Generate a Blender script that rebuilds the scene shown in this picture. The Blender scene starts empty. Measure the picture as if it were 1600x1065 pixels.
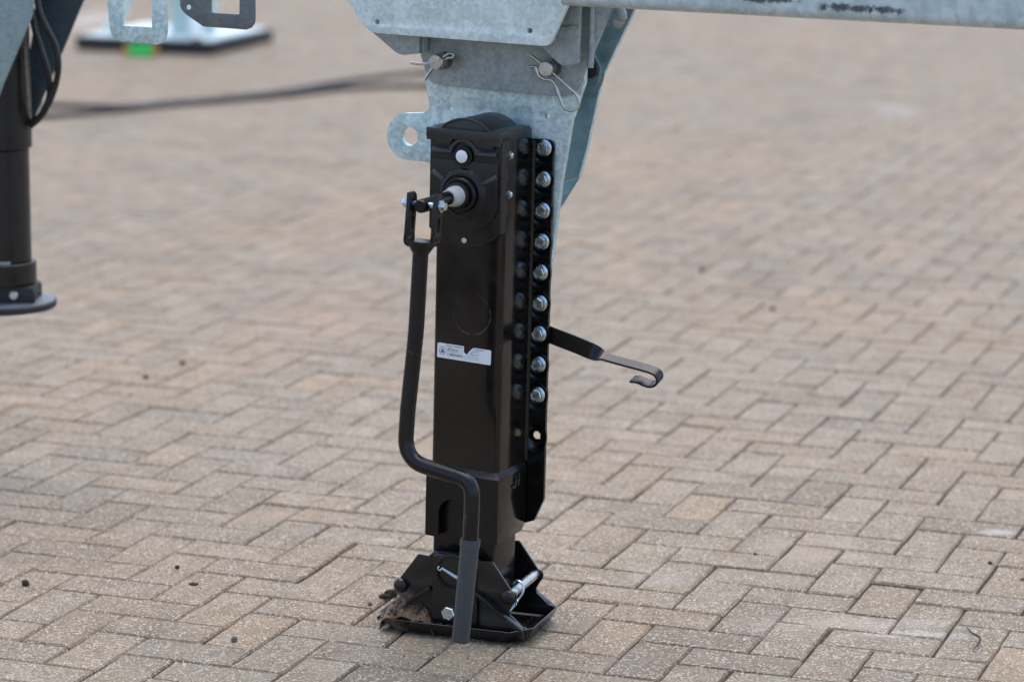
import bpy, bmesh, math, random
from mathutils import Vector, Matrix, noise
from mathutils.geometry import tessellate_polygon
random.seed(7)
scn = bpy.context.scene
COL = scn.collection
R = math.radians

# ------------------------------------------------------------------ camera
F_PX, PITCH, ROLL, CAM_H = 4557.8, 0.205, 0.0091, 1.5511
fw = Vector((0, math.cos(PITCH), -math.sin(PITCH)))
r0 = Vector((1, 0, 0)); u0 = r0.cross(fw)
rv = math.cos(ROLL)*r0 + math.sin(ROLL)*u0
uv = -math.sin(ROLL)*r0 + math.cos(ROLL)*u0
CAM = Vector((0, 0, CAM_H))
cam_d = bpy.data.cameras.new('camera'); cam = bpy.data.objects.new('camera', cam_d); COL.objects.link(cam)
m = Matrix((rv, uv, -fw)).transposed().to_4x4(); m.translation = CAM
cam.matrix_world = m
cam_d.sensor_width = 36; cam_d.lens = F_PX*36/1600
cam_d.clip_end = 2000
cam_d.dof.use_dof = True; cam_d.dof.focus_distance = 5.05; cam_d.dof.aperture_fstop = 3.0
scn.camera = cam

# ------------------------------------------------------------------ world, sun
world = bpy.data.worlds.new('World'); scn.world = world; world.use_nodes = True
nt = world.node_tree; nt.nodes.clear()
sky = nt.nodes.new('ShaderNodeTexSky'); sky.sky_type = 'NISHITA'; sky.sun_disc = False
SUN_EL, SUN_ROT = R(76), R(15)
sky.sun_elevation = SUN_EL; sky.sun_rotation = SUN_ROT
sky.air_density = 1.0; sky.dust_density = 2.8; sky.ozone_density = 1.0
bg = nt.nodes.new('ShaderNodeBackground'); bg.inputs['Strength'].default_value = 0.15
out = nt.nodes.new('ShaderNodeOutputWorld')
nt.links.new(sky.outputs[0], bg.inputs[0]); nt.links.new(bg.outputs[0], out.inputs[0])
sun_d = bpy.data.lights.new('sun', 'SUN'); sun_d.energy = 0.7; sun_d.angle = R(60); sun_d.color = (1.0, 0.98, 0.94)
sun = bpy.data.objects.new('sun', sun_d); COL.objects.link(sun)
sd = Vector((math.sin(SUN_ROT)*math.cos(SUN_EL), math.cos(SUN_ROT)*math.cos(SUN_EL), math.sin(SUN_EL)))
sun.rotation_euler = sd.to_track_quat('Z', 'Y').to_euler()
scn.view_settings.view_transform = 'Standard'; scn.view_settings.look = 'None'
scn.view_settings.gamma = 1; scn.view_settings.use_curve_mapping = False
scn.view_settings.exposure = 1.12

def at(x, y, Y):                      # photo pixel -> point on the plane at distance Y
    d = fw + rv*((x-800)/F_PX) - uv*((y-532.5)/F_PX)
    return CAM + d*(Y/d.y)
def gnd(x, y, z=0.0):                 # photo pixel -> point on the pavement
    d = fw + rv*((x-800)/F_PX) - uv*((y-532.5)/F_PX)
    return CAM + d*((z-CAM_H)/d.z)

# ------------------------------------------------------------------ materials
class NT:
    def __init__(s, name):
        s.m = bpy.data.materials.new(name); s.m.use_nodes = True
        s.t = s.m.node_tree; s.b = s.t.nodes['Principled BSDF']
    def n(s, kind, **kw):
        nd = s.t.nodes.new('ShaderNode'+kind)
        for k, v in kw.items():
            if k in nd.inputs: nd.inputs[k].default_value = v
            else: setattr(nd, k, v)
        return nd
    def l(s, a, b): s.t.links.new(a, b)
    def pos(s): return s.n('NewGeometry').outputs['Position']
    def obj(s): return s.n('TexCoord').outputs['Object']
    def noise(s, vec, scale, detail=4, rough=.55, dist=0):
        nd = s.n('TexNoise'); nd.inputs['Scale'].default_value = scale; nd.inputs['Detail'].default_value = detail
        nd.inputs['Roughness'].default_value = rough; nd.inputs['Distortion'].default_value = dist
        s.l(vec, nd.inputs['Vector']); return nd.outputs['Fac']
    def vor(s, vec, scale, out='Color'):
        nd = s.n('TexVoronoi'); nd.inputs['Scale'].default_value = scale; s.l(vec, nd.inputs['Vector']); return nd.outputs[out]
    def ramp(s, fac, stops):
        nd = s.n('ValToRGB'); e = nd.color_ramp.elements
        while len(e) < len(stops): e.new(0.5)
        for el, (p, c) in zip(e, stops):
            el.position = p; el.color = (*c, 1) if len(c) == 3 else c
        s.l(fac, nd.inputs[0]); return nd.outputs[0]
    def g(s, fac, a, b, lo=0., hi=1.):    # smooth map range
        nd = s.n('MapRange'); nd.interpolation_type = 'SMOOTHSTEP'
        for i, v in zip(('From Min', 'From Max', 'To Min', 'To Max'), (a, b, lo, hi)): nd.inputs[i].default_value = v
        s.l(fac, nd.inputs['Value']); return nd.outputs[0]
    def mix(s, fac, a, b, mode='MIX'):
        nd = s.n('Mix'); nd.data_type = 'RGBA'; nd.blend_type = mode
        for sock, v in ((nd.inputs[0], fac), (nd.inputs[6], a), (nd.inputs[7], b)):
            if isinstance(v, (int, float)): sock.default_value = v
            elif isinstance(v, tuple): sock.default_value = (*v, 1)
            else: s.l(v, sock)
        return nd.outputs[2]
    def math(s, op, a, b=0.):
        nd = s.n('Math'); nd.operation = op
        for i, v in enumerate((a, b)):
            if isinstance(v, (int, float)): nd.inputs[i].default_value = v
            else: s.l(v, nd.inputs[i])
        return nd.outputs[0]
    def bump(s, h, strength=.3, dist=.001):
        nd = s.n('Bump'); nd.inputs['Strength'].default_value = strength; nd.inputs['Distance'].default_value = dist
        s.l(h, nd.inputs['Height']); s.l(nd.outputs[0], s.b.inputs['Normal'])
    def set(s, **kw):
        for k, v in kw.items():
            k = {'col': 'Base Color', 'rough': 'Roughness', 'metal': 'Metallic', 'spec': 'Specular IOR Level', 'coat': 'Coat Weight', 'coatr': 'Coat Roughness'}[k]
            if isinstance(v, tuple): s.b.inputs[k].default_value = (*v, 1)
            elif isinstance(v, (int, float)): s.b.inputs[k].default_value = v
            else: s.l(v, s.b.inputs[k])
        return s
    def blob(s, vec, c, r, edge=.4, warp=None):   # mask 1 inside an ellipse round c
        mp = s.n('Mapping'); mp.vector_type = 'POINT'
        mp.inputs['Location'].default_value = tuple(-a/b for a, b in zip(c, r)); mp.inputs['Scale'].default_value = tuple(1/b for b in r)
        s.l(vec, mp.inputs['Vector'])
        ln = s.n('VectorMath'); ln.operation = 'LENGTH'; s.l(mp.outputs[0], ln.inputs[0])
        d = ln.outputs['Value']
        if warp is not None: d = s.math('ADD', d, s.math('MULTIPLY', s.math('SUBTRACT', warp, .5), 3.0))
        return s.g(d, 1-edge, 1+edge, 1., 0.)

def mat_brick(name, attr):
    t = NT(name); p = t.pos()
    if attr:
        a = t.n('Attribute'); a.attribute_name = 'rnd'; rnd = a.outputs['Fac']
    else: rnd = t.n('ObjectInfo').outputs['Random']
    base = t.ramp(rnd, [(0, (.150, .114, .074)), (.22, (.228, .182, .124)), (.45, (.208, .155, .096)), (.68, (.240, .196, .136)), (.86, (.265, .186, .108)), (1, (.175, .148, .108))])
    big = t.noise(p, 1.1, 3, .6)
    base = t.mix(t.g(big, .35, .7, 0, .4), base, (.238, .196, .140))
    base = t.mix(t.g(t.noise(p, .75, 3, .55, .4), .48, .72, 0, .5), base, (.270, .182, .103))
    mid = t.noise(p, 13, 5, .65)
    base = t.mix(t.g(mid, .35, .75, 0, .5), base, (.135, .099, .063), 'MIX')
    dirt = t.noise(p, 3.1, 5, .62, .5)
    base = t.mix(t.g(dirt, .54, .72, 0, .55), base, (.105, .082, .058))
    base = t.mix(t.g(t.noise(p, 4.3, 4, .6, .8), .60, .74, 0, .5), base, (.30, .262, .205))
    # aggregate: pale and dark grains in the cement
    cell = t.vor(p, 330); sep = t.n('SeparateColor'); t.l(cell, sep.inputs[0])
    pale = t.g(sep.outputs[0], .80, .84); dark = t.g(sep.outputs[1], .84, .87)
    dens = t.noise(p, 26, 3, .6)
    pale = t.math('MULTIPLY', pale, t.g(dens, .3, .6, .25, 1))
    hue = t.mix(sep.outputs[2], (.60, .51, .38), (.53, .51, .45))
    base = t.mix(t.math('MULTIPLY', dark, .55), base, (.07, .06, .05))
    base = t.mix(t.math('MULTIPLY', pale, .7), base, hue)
    # rusty tint and pale scuffs here and there
    w = t.noise(p, 22, 4, .6)
    for (x, y, r, c, k) in ((430, 806, (.09, .05, .1), (.33, .23, .15), .4), (1265, 860, (.10, .1, .1), (.33, .265, .2), .45), (1300, 972, (.20, .035, .1), (.42, .39, .34), .25),
                            (1430, 990, (.10, .018, .1), (.5, .47, .42), .35), (1555, 832, (.05, .02, .1), (.5, .5, .48), .4), (1030, 900, (.06, .05, .1), (.31, .28, .24), .3), (600, 842, (.02, .012, .1), (.5, .46, .4), .4),
                            (1395, 172, (.10, .22, .1), (.36, .36, .34), .3), (145, 30, (.12, .5, .1), (.5, .48, .44), .4), (1210, 748, (.07, .03, .1), (.08, .07, .06), .4), (480, 500, (.2, .3, .1), (.3, .2, .14), .3)):
        g = gnd(x, y); base = t.mix(t.math('MULTIPLY', t.blob(p, tuple(g), r, .5, w), k), base, c)
    t.set(col=base, rough=t.g(mid, .3, .7, .58, .8), spec=.3)
    h = t.math('ADD', t.math('MULTIPLY', t.noise(p, 420, 3, .7), .7), t.math('MULTIPLY', t.noise(p, 60, 3, .6), 1.2))
    t.bump(h, .6, .0018)
    return t.m

def mat_sand():
    t = NT('joint soil'); p = t.pos()
    c = t.ramp(t.noise(p, 35, 5, .65), [(.3, (.04, .029, .021)), (.55, (.09, .06, .04)), (.8, (.17, .115, .078))])
    t.set(col=c, rough=.95, spec=.2); t.bump(t.noise(p, 300, 4, .7), 1., .003); return t.m

def mat_ground():
    t = NT('distant paving'); p = t.pos()
    b = t.n('TexBrick'); b.inputs['Scale'].default_value = 5
    for k, v in (('Color1', (.25, .21, .175, 1)), ('Color2', (.22, .19, .16, 1)), ('Mortar', (.1, .08, .065, 1)), ('Mortar Size', .02)): b.inputs[k].default_value = v
    t.l(p, b.inputs['Vector'])
    t.set(col=t.mix(t.g(t.noise(p, .4, 4), .3, .7, 0, .5), b.outputs[0], (.25, .23, .21)), rough=.85); return t.m

def mat_black(name='black paint', col=(.0042, .0042, .0044), rough=.16, scratch=.5):
    t = NT(name); o = t.obj()
    n1 = t.noise(o, 18, 5, .6); n2 = t.noise(o, 140, 3, .6)
    c = t.mix(t.g(n1, .5, .8, 0, .45), col, (.014, .0138, .0132))
    # dust and thin scratches
    mp = t.n('Mapping'); mp.inputs['Scale'].default_value = (60, 60, 600); mp.inputs['Rotation'].default_value = (.3, .5, .2); t.l(o, mp.inputs[0])
    sc = t.math('MULTIPLY', t.g(t.noise(mp.outputs[0], 1, 2), .70, .74), t.g(n1, .52, .66))
    spot = t.math('MULTIPLY', t.g(t.noise(o, 260, 2, .5), .73, .78), t.g(n1, .45, .6))
    c = t.mix(t.math('MULTIPLY', t.math('MAXIMUM', sc, spot), scratch), c, (.16, .15, .14))
    film = t.math('MULTIPLY', t.g(t.noise(o, 7, 4, .6, .6), .46, .75), t.g(t.noise(o, 90, 4, .7), .3, .7, .4, 1))
    c = t.mix(t.math('MULTIPLY', film, .5*scratch), c, (.06, .055, .048))
    sx = t.n('SeparateXYZ'); t.l(o, sx.inputs[0])
    rr = t.math('SQRT', t.math('ADD', t.math('POWER', t.math('SUBTRACT', sx.outputs[0], .020), 2.), t.math('POWER', t.math('SUBTRACT', sx.outputs[2], .575), 2.)))
    arc = t.math('MULTIPLY', t.g(t.math('ABSOLUTE', t.math('SUBTRACT', rr, .036)), .0004, .0014, 1, 0), t.g(t.math('SUBTRACT', sx.outputs[0], t.math('MULTIPLY', sx.outputs[2], 1.2)), -.72, -.66))
    c = t.mix(t.math('MULTIPLY', t.math('MULTIPLY', arc, t.g(n2, .35, .6)), scratch), c, (.13, .12, .11))
    rg = t.math('ADD', t.g(n1, .3, .8, rough, rough+.17), t.math('MULTIPLY', n2, .05))
    t.set(col=c, rough=rg, spec=.36); t.bump(t.noise(o, 420, 2, .5), .06, .0006); return t.m

def mat_galv(name, a=(.38, .51, .52), b=(.70, .81, .79), metal=.3, rough=.45, white=.5, scale=1., dark=None):
    t = NT(name); o = t.obj()
    sp = t.n('SeparateColor'); t.l(t.vor(o, 150*scale), sp.inputs[0])
    w = t.noise(o, 30*scale, 6, .65, .6)
    mp = t.n('Mapping'); mp.inputs['Scale'].default_value = (60, 60, 9); t.l(o, mp.inputs[0])
    run = t.noise(mp.outputs[0], 1, 4, .6)
    f = t.math('ADD', t.math('MULTIPLY', sp.outputs[0], .22), t.math('ADD', t.math('MULTIPLY', w, .6), t.math('MULTIPLY', run, .3)))
    c = t.mix(t.g(f, .36, .78), a, b)
    c = t.mix(t.math('MULTIPLY', t.g(t.noise(o, 55, 5, .7, 1.), .62, .74), white), c, (.74, .77, .78))
    c = t.mix(t.math('MULTIPLY', t.g(t.noise(o, 85, 4, .7, 1.5), .68, .74), .5), c, (.12, .13, .135))
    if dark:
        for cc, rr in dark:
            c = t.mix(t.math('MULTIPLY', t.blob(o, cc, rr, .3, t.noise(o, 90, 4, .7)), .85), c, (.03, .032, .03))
    t.set(col=c, metal=metal, rough=t.g(w, .3, .75, rough-.08, rough+.2)); t.bump(t.math('ADD', t.noise(o, 240, 4, .7), t.math('MULTIPLY', w, 2.)), .22, .0012); return t.m

def mat_simple(name, col, rough=.5, metal=0., nz=.15, scale=60, bump=.1):
    t = NT(name); o = t.obj(); n = t.noise(o, scale, 4, .6)
    c = t.mix(t.g(n, .3, .75), tuple(v*(1-nz) for v in col), tuple(min(1, v*(1+nz)) for v in col))
    t.set(col=c, rough=t.g(n, .3, .7, max(.02, rough-.06), rough+.1), metal=metal); t.bump(t.noise(o, scale*6, 3), bump, .0008); return t.m

def mat_muddy():
    t = NT('black paint with dried mud'); o = t.obj()
    n1 = t.noise(o, 18, 5, .6); w = t.noise(o, 40, 5, .7, .5)
    c = t.mix(t.g(n1, .5, .8, 0, .45), (.0042, .0042, .0044), (.012, .0115, .0105))
    mk = t.math('MAXIMUM', t.blob(o, (-.100, -.078, .035), (.028, .018, .035), .35, w), t.blob(o, (-.09, .05, .03), (.05, .08, .035), .3, w))
    mk = t.math('MULTIPLY', mk, t.g(w, .3, .5, .25, 1))
    c = t.mix(mk, c, t.ramp(t.noise(o, 110, 4, .7), [(.3, (.08, .055, .04)), (.7, (.23, .17, .125))]))
    t.set(col=c, rough=t.math('MAXIMUM', t.g(n1, .3, .8, .22, .4), t.math('MULTIPLY', mk, .9))); t.bump(t.noise(o, 300, 4, .6), .12, .001); return t.m

M = {}
M['brick'] = mat_brick('paving brick', False); M['brick_far'] = mat_brick('paving brick field', True)
M['sand'] = mat_sand(); M['ground'] = mat_ground()
M['black'] = mat_black(); M['black_gloss'] = mat_black('black gloss paint', (.0022, .0022, .0023), .10, .5)
for k_, v_ in (('Coat Weight', .22), ('Coat Roughness', .07)): M['black_gloss'].node_tree.nodes['Principled BSDF'].inputs[k_].default_value = v_
M['cover'] = mat_black('black cast cover', (.005, .005, .0053), .22, .4)
M['ridge'] = mat_black('black paint with painted highlight', (.040, .042, .046), .26, .5); M['mud_black'] = mat_muddy(); M['crank'] = mat_black('satin black paint', (.0042, .0044, .0050), .22, .3)  # ridge: sky highlight on ribs and ring teeth painted in as paler colour
M['cap'] = mat_simple('black plastic cap', (.016, .0165, .018), .38, 0, .2, 50, .1)
M['grip'] = mat_simple('grey plastic grip', (.042, .048, .056), .38, 0, .12, 80, .08)
M['galv'] = mat_galv('galvanised steel')
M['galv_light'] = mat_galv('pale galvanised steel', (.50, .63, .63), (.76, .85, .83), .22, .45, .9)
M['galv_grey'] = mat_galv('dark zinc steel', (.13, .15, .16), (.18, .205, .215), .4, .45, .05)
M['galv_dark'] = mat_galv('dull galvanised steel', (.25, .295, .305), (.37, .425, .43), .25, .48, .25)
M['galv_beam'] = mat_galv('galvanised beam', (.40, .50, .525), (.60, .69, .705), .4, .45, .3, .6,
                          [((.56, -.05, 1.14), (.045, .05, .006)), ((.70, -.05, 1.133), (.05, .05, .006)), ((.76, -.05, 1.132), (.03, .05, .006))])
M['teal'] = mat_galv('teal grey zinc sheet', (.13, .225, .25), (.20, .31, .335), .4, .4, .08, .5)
M['navy'] = mat_galv('dark blue grey steel', (.03, .05, .06), (.045, .07, .085), .3, .5, .05, .5)
M['sage'] = mat_galv('weathered zinc plate', (.22, .30, .31), (.32, .395, .385), .35, .5, .1, 1.3)
M['zinc'] = mat_simple('zinc plated steel', (.58, .68, .71), .25, 1., .12, 120, .08)
M['steel'] = mat_simple('bare steel', (.52, .52, .49), .3, 1., .15, 90, .1)
M['steel_dark'] = mat_simple('dull steel', (.20, .19, .175), .42, .9, .25, 120, .15)
M['white'] = mat_simple('white plastic', (.74, .77, .79), .4, 0, .04, 50, .03)
M['nylon'] = mat_simple('milky nylon sleeve', (.46, .48, .45), .38, 0, .12, 150, .1)
M['label'] = mat_simple('white label foil', (.74, .78, .80), .35, 0, .05, 90, .05)
M['ink'] = mat_simple('black print', (.04, .045, .05), .5, 0, .1, 90, .05)
M['rubber'] = mat_simple('black rubber', (.018, .018, .019), .6, 0, .2, 60, .15)
M['cyl'] = mat_simple('dark brown black paint', (.0045, .0038, .0038), .34, 0, .2, 30, .08)
M['hose'] = mat_simple('black rubber hose', (.008, .009, .011), .35, 0, .2, 60, .08)
M['soil'] = mat_simple('dried soil', (.20, .122, .074), .95, 0, .45, 90, .8)
M['crumb'] = mat_simple('dark soil crumbs', (.085, .052, .033), .95, 0, .5, 90, .6)
M['stone'] = mat_simple('grey stone', (.16, .155, .14), .85, 0, .4, 150, .6)
M['dirt_clod'] = mat_simple('dark earth', (.045, .033, .025), .95, 0, .4, 150, .7)
M['green'] = mat_simple('bright green plastic', (.01, .62, .09), .45, 0, .05, 40, .03)
M['orange'] = mat_simple('orange plastic', (.55, .22, .03), .5, 0, .1, 40, .03)
M['cable'] = mat_simple('grey black cable', (.035, .036, .038), .6, 0, .2, 30, .1)

# ------------------------------------------------------------------ mesh helpers
def finish(name, bm, mat, parent=None, bevel=0, seg=2, ang=35, smooth=42):
    if bevel:
        bm.normal_update()
        ed = [e for e in bm.edges if len(e.link_faces) == 2 and e.calc_face_angle(0) > R(ang)]
        bmesh.ops.bevel(bm, geom=ed, offset=bevel, segments=seg, profile=.6, affect='EDGES', clamp_overlap=True)
    me = bpy.data.meshes.new(name); bm.to_mesh(me); bm.free()
    me.materials.append(M[mat] if isinstance(mat, str) else mat)
    me.polygons.foreach_set('use_smooth', [True]*len(me.polygons)); me.set_sharp_from_angle(angle=R(smooth))
    o = bpy.data.objects.new(name, me); COL.objects.link(o); o.parent = parent
    return o
def thing(name, label, cat, loc=(0, 0, 0), rot=(0, 0, 0), group=None):
    o = bpy.data.objects.new(name, None); COL.objects.link(o); o.location = loc; o.rotation_euler = rot; o.empty_display_size = .1
    return tag(o, label, cat, group)
def tag(o, label, cat, group=None):
    o['label'] = label; o['category'] = cat
    if group: o['group'] = group
    return o
def box(bm, x0, x1, y0, y1, z0, z1):
    v = [bm.verts.new((x, y, z)) for z in (z0, z1) for y in (y0, y1) for x in (x0, x1)]
    for f in ((0, 2, 3, 1), (4, 5, 7, 6), (0, 1, 5, 4), (2, 6, 7, 3), (0, 4, 6, 2), (1, 3, 7, 5)): bm.faces.new([v[i] for i in f])
    return bm
def BOX(*a): return box(bmesh.new(), *a)
def circ(cx, cz, r, n=24, a0=0, a1=None, rz=None):
    rz = rz or r
    if a1 is None: return [(cx+r*math.cos(2*math.pi*i/n), cz+rz*math.sin(2*math.pi*i/n)) for i in range(n)]
    return [(cx+r*math.cos(R(a0+(a1-a0)*i/n)), cz+rz*math.sin(R(a0+(a1-a0)*i/n))) for i in range(n+1)]
def rrect(x0, x1, z0, z1, r, n=4):
    p = []
    for cx, cz, a in ((x1-r, z1-r, 0), (x0+r, z1-r, 90), (x0+r, z0+r, 180), (x1-r, z0+r, 270)): p += circ(cx, cz, r, n, a, a+90)
    return p
def prism(bm, outer, y0, y1, holes=(), axis='y'):
    """outline (x,z) with holes, extruded from y0 (front) to y1"""
    loops = [outer]+list(holes)
    P = {'y': lambda a, b, d: (a, d, b), 'z': lambda a, b, d: (a, b, d), 'x': lambda a, b, d: (d, a, b)}[axis]
    tri = tessellate_polygon([[Vector((a, b, 0)) for a, b in lp] for lp in loops])
    flat = [p for lp in loops for p in lp]
    A = [bm.verts.new(P(a, b, y0)) for a, b in flat]; B = [bm.verts.new(P(a, b, y1)) for a, b in flat]
    for t in tri:
        try: bm.faces.new([A[i] for i in t]); bm.faces.new([B[i] for i in reversed(t)])
        except ValueError: pass
    k = 0
    for lp in loops:
        n = len(lp)
        for i in range(n):
            j = (i+1) % n; bm.faces.new((A[k+i], A[k+j], B[k+j], B[k+i]))
        k += n
    bmesh.ops.recalc_face_normals(bm, faces=bm.faces)
    return bm
def PRISM(*a, **k): return prism(bmesh.new(), *a, **k)
def basis(d):
    d = Vector(d).normalized(); a = Vector((0, 0, 1)) if abs(d.z) < .9 else Vector((1, 0, 0))
    s = d.cross(a).normalized(); return d, s, s.cross(d).normalized()
def lathe(bm, o, d, prof, n=28, phase=0.):
    """profile [(t along axis, radius)]"""
    o = Vector(o); d, s, u = basis(d); rings = []
    for t, r in prof:
        c = o+d*t
        rings.append([bm.verts.new(c)] if r <= 1e-6 else [bm.verts.new(c+(s*math.cos(2*math.pi*i/n+phase)+u*math.sin(2*math.pi*i/n+phase))*r) for i in range(n)])
    for a, b in zip(rings, rings[1:]):
        for i in range(n):
            j = (i+1) % n
            f = [a[i % len(a)], a[j % len(a)], b[j % len(b)], b[i % len(b)]]
            f = list(dict.fromkeys(f))
            if len(f) > 2: bm.faces.new(f)
    for rg, rev in ((rings[0], True), (rings[-1], False)):
        if len(rg) > 1: bm.faces.new(rg[::-1] if rev else rg)
    bmesh.ops.recalc_face_normals(bm, faces=bm.faces)
    return bm
def LATHE(*a, **k): return lathe(bmesh.new(), *a, **k)
def fillet(pts, rad, n=7):
    P = [Vector(p) for p in pts]; o = [P[0]]
    for i in range(1, len(P)-1):
        a, b, c = P[i-1], P[i], P[i+1]; rr = rad[i] if isinstance(rad, (list, tuple)) else rad
        u = (a-b).normalized(); v = (c-b).normalized(); ang = u.angle(v)
        t = min(rr/math.tan(ang/2) if ang < 3.1 else 0, .49*(a-b).length, .49*(c-b).length)
        p, q = b+u*t, b+v*t
        for k in range(n+1):
            s = k/n; o.append(p*(1-s)**2+b*2*s*(1-s)+q*s*s)
    return o+[P[-1]]
def tube(bm, pts, r, n=12, cap=True):
    P = [Vector(p) for p in pts]; rings = []
    T = [(P[min(i+1, len(P)-1)]-P[max(i-1, 0)]).normalized() for i in range(len(P))]
    _, s, _ = basis(T[0])
    for i, p in enumerate(P):
        s = (s-T[i]*s.dot(T[i])).normalized(); u = T[i].cross(s)
        rr = r[i] if isinstance(r, (list, tuple)) else r
        rings.append([bm.verts.new(p+(s*math.cos(2*math.pi*k/n)+u*math.sin(2*math.pi*k/n))*rr) for k in range(n)])
    for a, b in zip(rings, rings[1:]):
        for k in range(n): bm.faces.new((a[k], a[(k+1) % n], b[(k+1) % n], b[k]))
    if cap: bm.faces.new(rings[0][::-1]); bm.faces.new(rings[-1])
    bmesh.ops.recalc_face_normals(bm, faces=bm.faces)
    return bm
def TUBE(*a, **k): return tube(bmesh.new(), *a, **k)
def spline(pts, n=6):
    P = [Vector(p) for p in pts]; P = [2*P[0]-P[1]]+P+[2*P[-1]-P[-2]]; o = []
    for i in range(1, len(P)-2):
        for k in range(n):
            t = k/n; a, b, c, d = P[i-1:i+3]
            o.append(.5*((2*b)+(c-a)*t+(2*a-5*b+4*c-d)*t*t+(3*b-a-3*c+d)*t**3))
    return o+[P[-2]]
def ribbon(bm, cs, ws, th):
    rings = []
    for i, (c, w) in enumerate(zip(cs, ws)):
        c = Vector(c); t = (Vector(cs[min(i+1, len(cs)-1)])-Vector(cs[max(i-1, 0)])).normalized()
        w = Vector(w); nn = t.cross(w).normalized()*th/2
        rings.append([bm.verts.new(c+a*w/2+b*nn) for a, b in ((-1, -1), (1, -1), (1, 1), (-1, 1))])
    for a, b in zip(rings, rings[1:]):
        for k in range(4): bm.faces.new((a[k], a[(k+1) % 4], b[(k+1) % 4], b[k]))
    bm.faces.new(rings[0][::-1]); bm.faces.new(rings[-1]); bmesh.ops.recalc_face_normals(bm, faces=bm.faces)
    return bm
def lump(name, mat, parent, c, r, sub=3, amp=.35, fr=2.2, seed=0, flat=None):
    bm = bmesh.new(); bmesh.ops.create_icosphere(bm, subdivisions=sub, radius=1)
    for v in bm.verts:
        k = 1+amp*noise.noise(v.co*fr+Vector((seed*7.3, seed*1.7, 3)))+amp*.5*noise.noise(v.co*fr*2.7+Vector((seed, 9, seed)))
        v.co = Vector((v.co.x*r[0]*k, v.co.y*r[1]*k, v.co.z*r[2]*k))+Vector(c)
        if flat is not None: v.co.z = max(v.co.z, flat)
    return finish(name, bm, mat, parent, smooth=60)

# ------------------------------------------------------------------ pavement
AZ = -.3451; LC = Vector((2.3465, -4.7868))      # brick lattice relative to the camera foot
ca, sa = math.cos(AZ), math.sin(AZ)
def lat(u, v):                                   # lattice units of 0.1 m -> world
    a, b = u*.1-LC.x, v*.1-LC.y
    return Vector((a*ca-b*sa, a*sa+b*ca, 0))
gb = bmesh.new(); gv = [gb.verts.new((x, y, -.03)) for x, y in ((-400, -400), (400, -400), (400, 800), (-400, 800))]; gb.faces.new(gv)
ground = finish('ground', gb, 'ground'); ground['kind'] = 'structure'
pb = bmesh.new(); pv = [pb.verts.new(p) for p in ((-3.4, 2, -.0065), (3.4, 2, -.0065), (9.6, 25, -.0065), (-9.6, 25, -.0065))]; pb.faces.new(pv)
pavement = finish('pavement', pb, 'sand'); pavement['kind'] = 'structure'

def brick_geo(rs):
    """brick with uneven worn edge: 8 outline points, sides, worn edge, top"""
    L, W = .0983, .0483
    o = [(-L, -W), (-.033, -W), (.033, -W), (L, -W), (L, W), (.033, W), (-.033, W), (-L, W)]
    o = [(x+rs.uniform(-.0009, .0009), y+rs.uniform(-.0009, .0009)) for x, y in o]
    V = [(x, y, -.03) for x, y in o]+[(x, y, -.0042) for x, y in o]
    for x, y in o:
        k = .0030+rs.uniform(-.0010, .0016)
        V.append((x-math.copysign(k, x) if abs(x) > .05 else x, y-math.copysign(k, y), rs.uniform(-.0004, .0002)))
    Fc = []
    for i in range(8):
        j = (i+1) % 8; Fc += [(i, j, 8+j, 8+i), (8+i, 8+j, 16+j, 16+i)]
    Fc += [(16, 17, 22, 23), (17, 18, 21, 22), (18, 19, 20, 21)]
    return V, Fc
rs = random.Random(3)
VAR = [brick_geo(rs) for _ in range(10)]
VM = []
for V, Fc in VAR:
    me = bpy.data.meshes.new('brick'); me.from_pydata(V, [], Fc); me.materials.append(M['brick'])
    me.polygons.foreach_set('use_smooth', [True]*len(Fc)); me.set_sharp_from_angle(angle=R(30)); VM.append(me)
cells = []
for i in range(-70, 130):
    for j in range(-60, 260):
        k = (i+j) % 4
        if k not in (0, 2): continue
        c = lat(i+1, j+.5) if k == 0 else lat(i+.5, j+1)
        if not (2.2 < c.y < 24 and abs(c.x) < .2*c.y*1.25+1.7): continue
        cells.append((c, k))
def in_view(c):
    q = c-CAM; d = q.dot(fw); x = 800+F_PX*q.dot(rv)/d; y = 532.5-F_PX*q.dot(uv)/d
    return -50 < x < 1650 and -40 < y < 1100
near = sorted((t for t in cells if in_view(t[0])), key=lambda t: t[0].y)[:300]
nearset = set(id(t) for t in near)
def brick_pose(c, k):
    a = AZ+(0 if k == 0 else math.pi/2)+(math.pi if rs.random() < .5 else 0)
    h = noise.noise(Vector((c.x*1.3, c.y*1.3, 0)))*.0022+rs.gauss(0, .0009)
    return Matrix.Translation((c.x+rs.gauss(0, .0008), c.y+rs.gauss(0, .0008), h)) @ Matrix.Rotation(a+rs.gauss(0, .004), 4, 'Z') @ Matrix.Rotation(rs.gauss(0, .004), 4, 'X') @ Matrix.Rotation(rs.gauss(0, .003), 4, 'Y')
for t in near:
    o = bpy.data.objects.new('brick', rs.choice(VM)); o.matrix_world = brick_pose(*t); o.parent = pavement; COL.objects.link(o)
FV, FF, FR = [], [], []
for t in cells:
    if id(t) in nearset: continue
    mx = brick_pose(*t); V, Fc = rs.choice(VAR); n0 = len(FV); q = rs.random()
    FV += [tuple(mx @ Vector(v)) for v in V]; FF += [tuple(n0+i for i in f) for f in Fc]; FR += [q]*len(V)
me = bpy.data.meshes.new('brick_field'); me.from_pydata(FV, [], FF); at_ = me.attributes.new('rnd', 'FLOAT', 'POINT'); at_.data.foreach_set('value', FR)
me.materials.append(M['brick_far'])
bf = bpy.data.objects.new('brick_field', me); COL.objects.link(bf); bf.parent = pavement; bf['kind'] = 'stuff'

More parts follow.
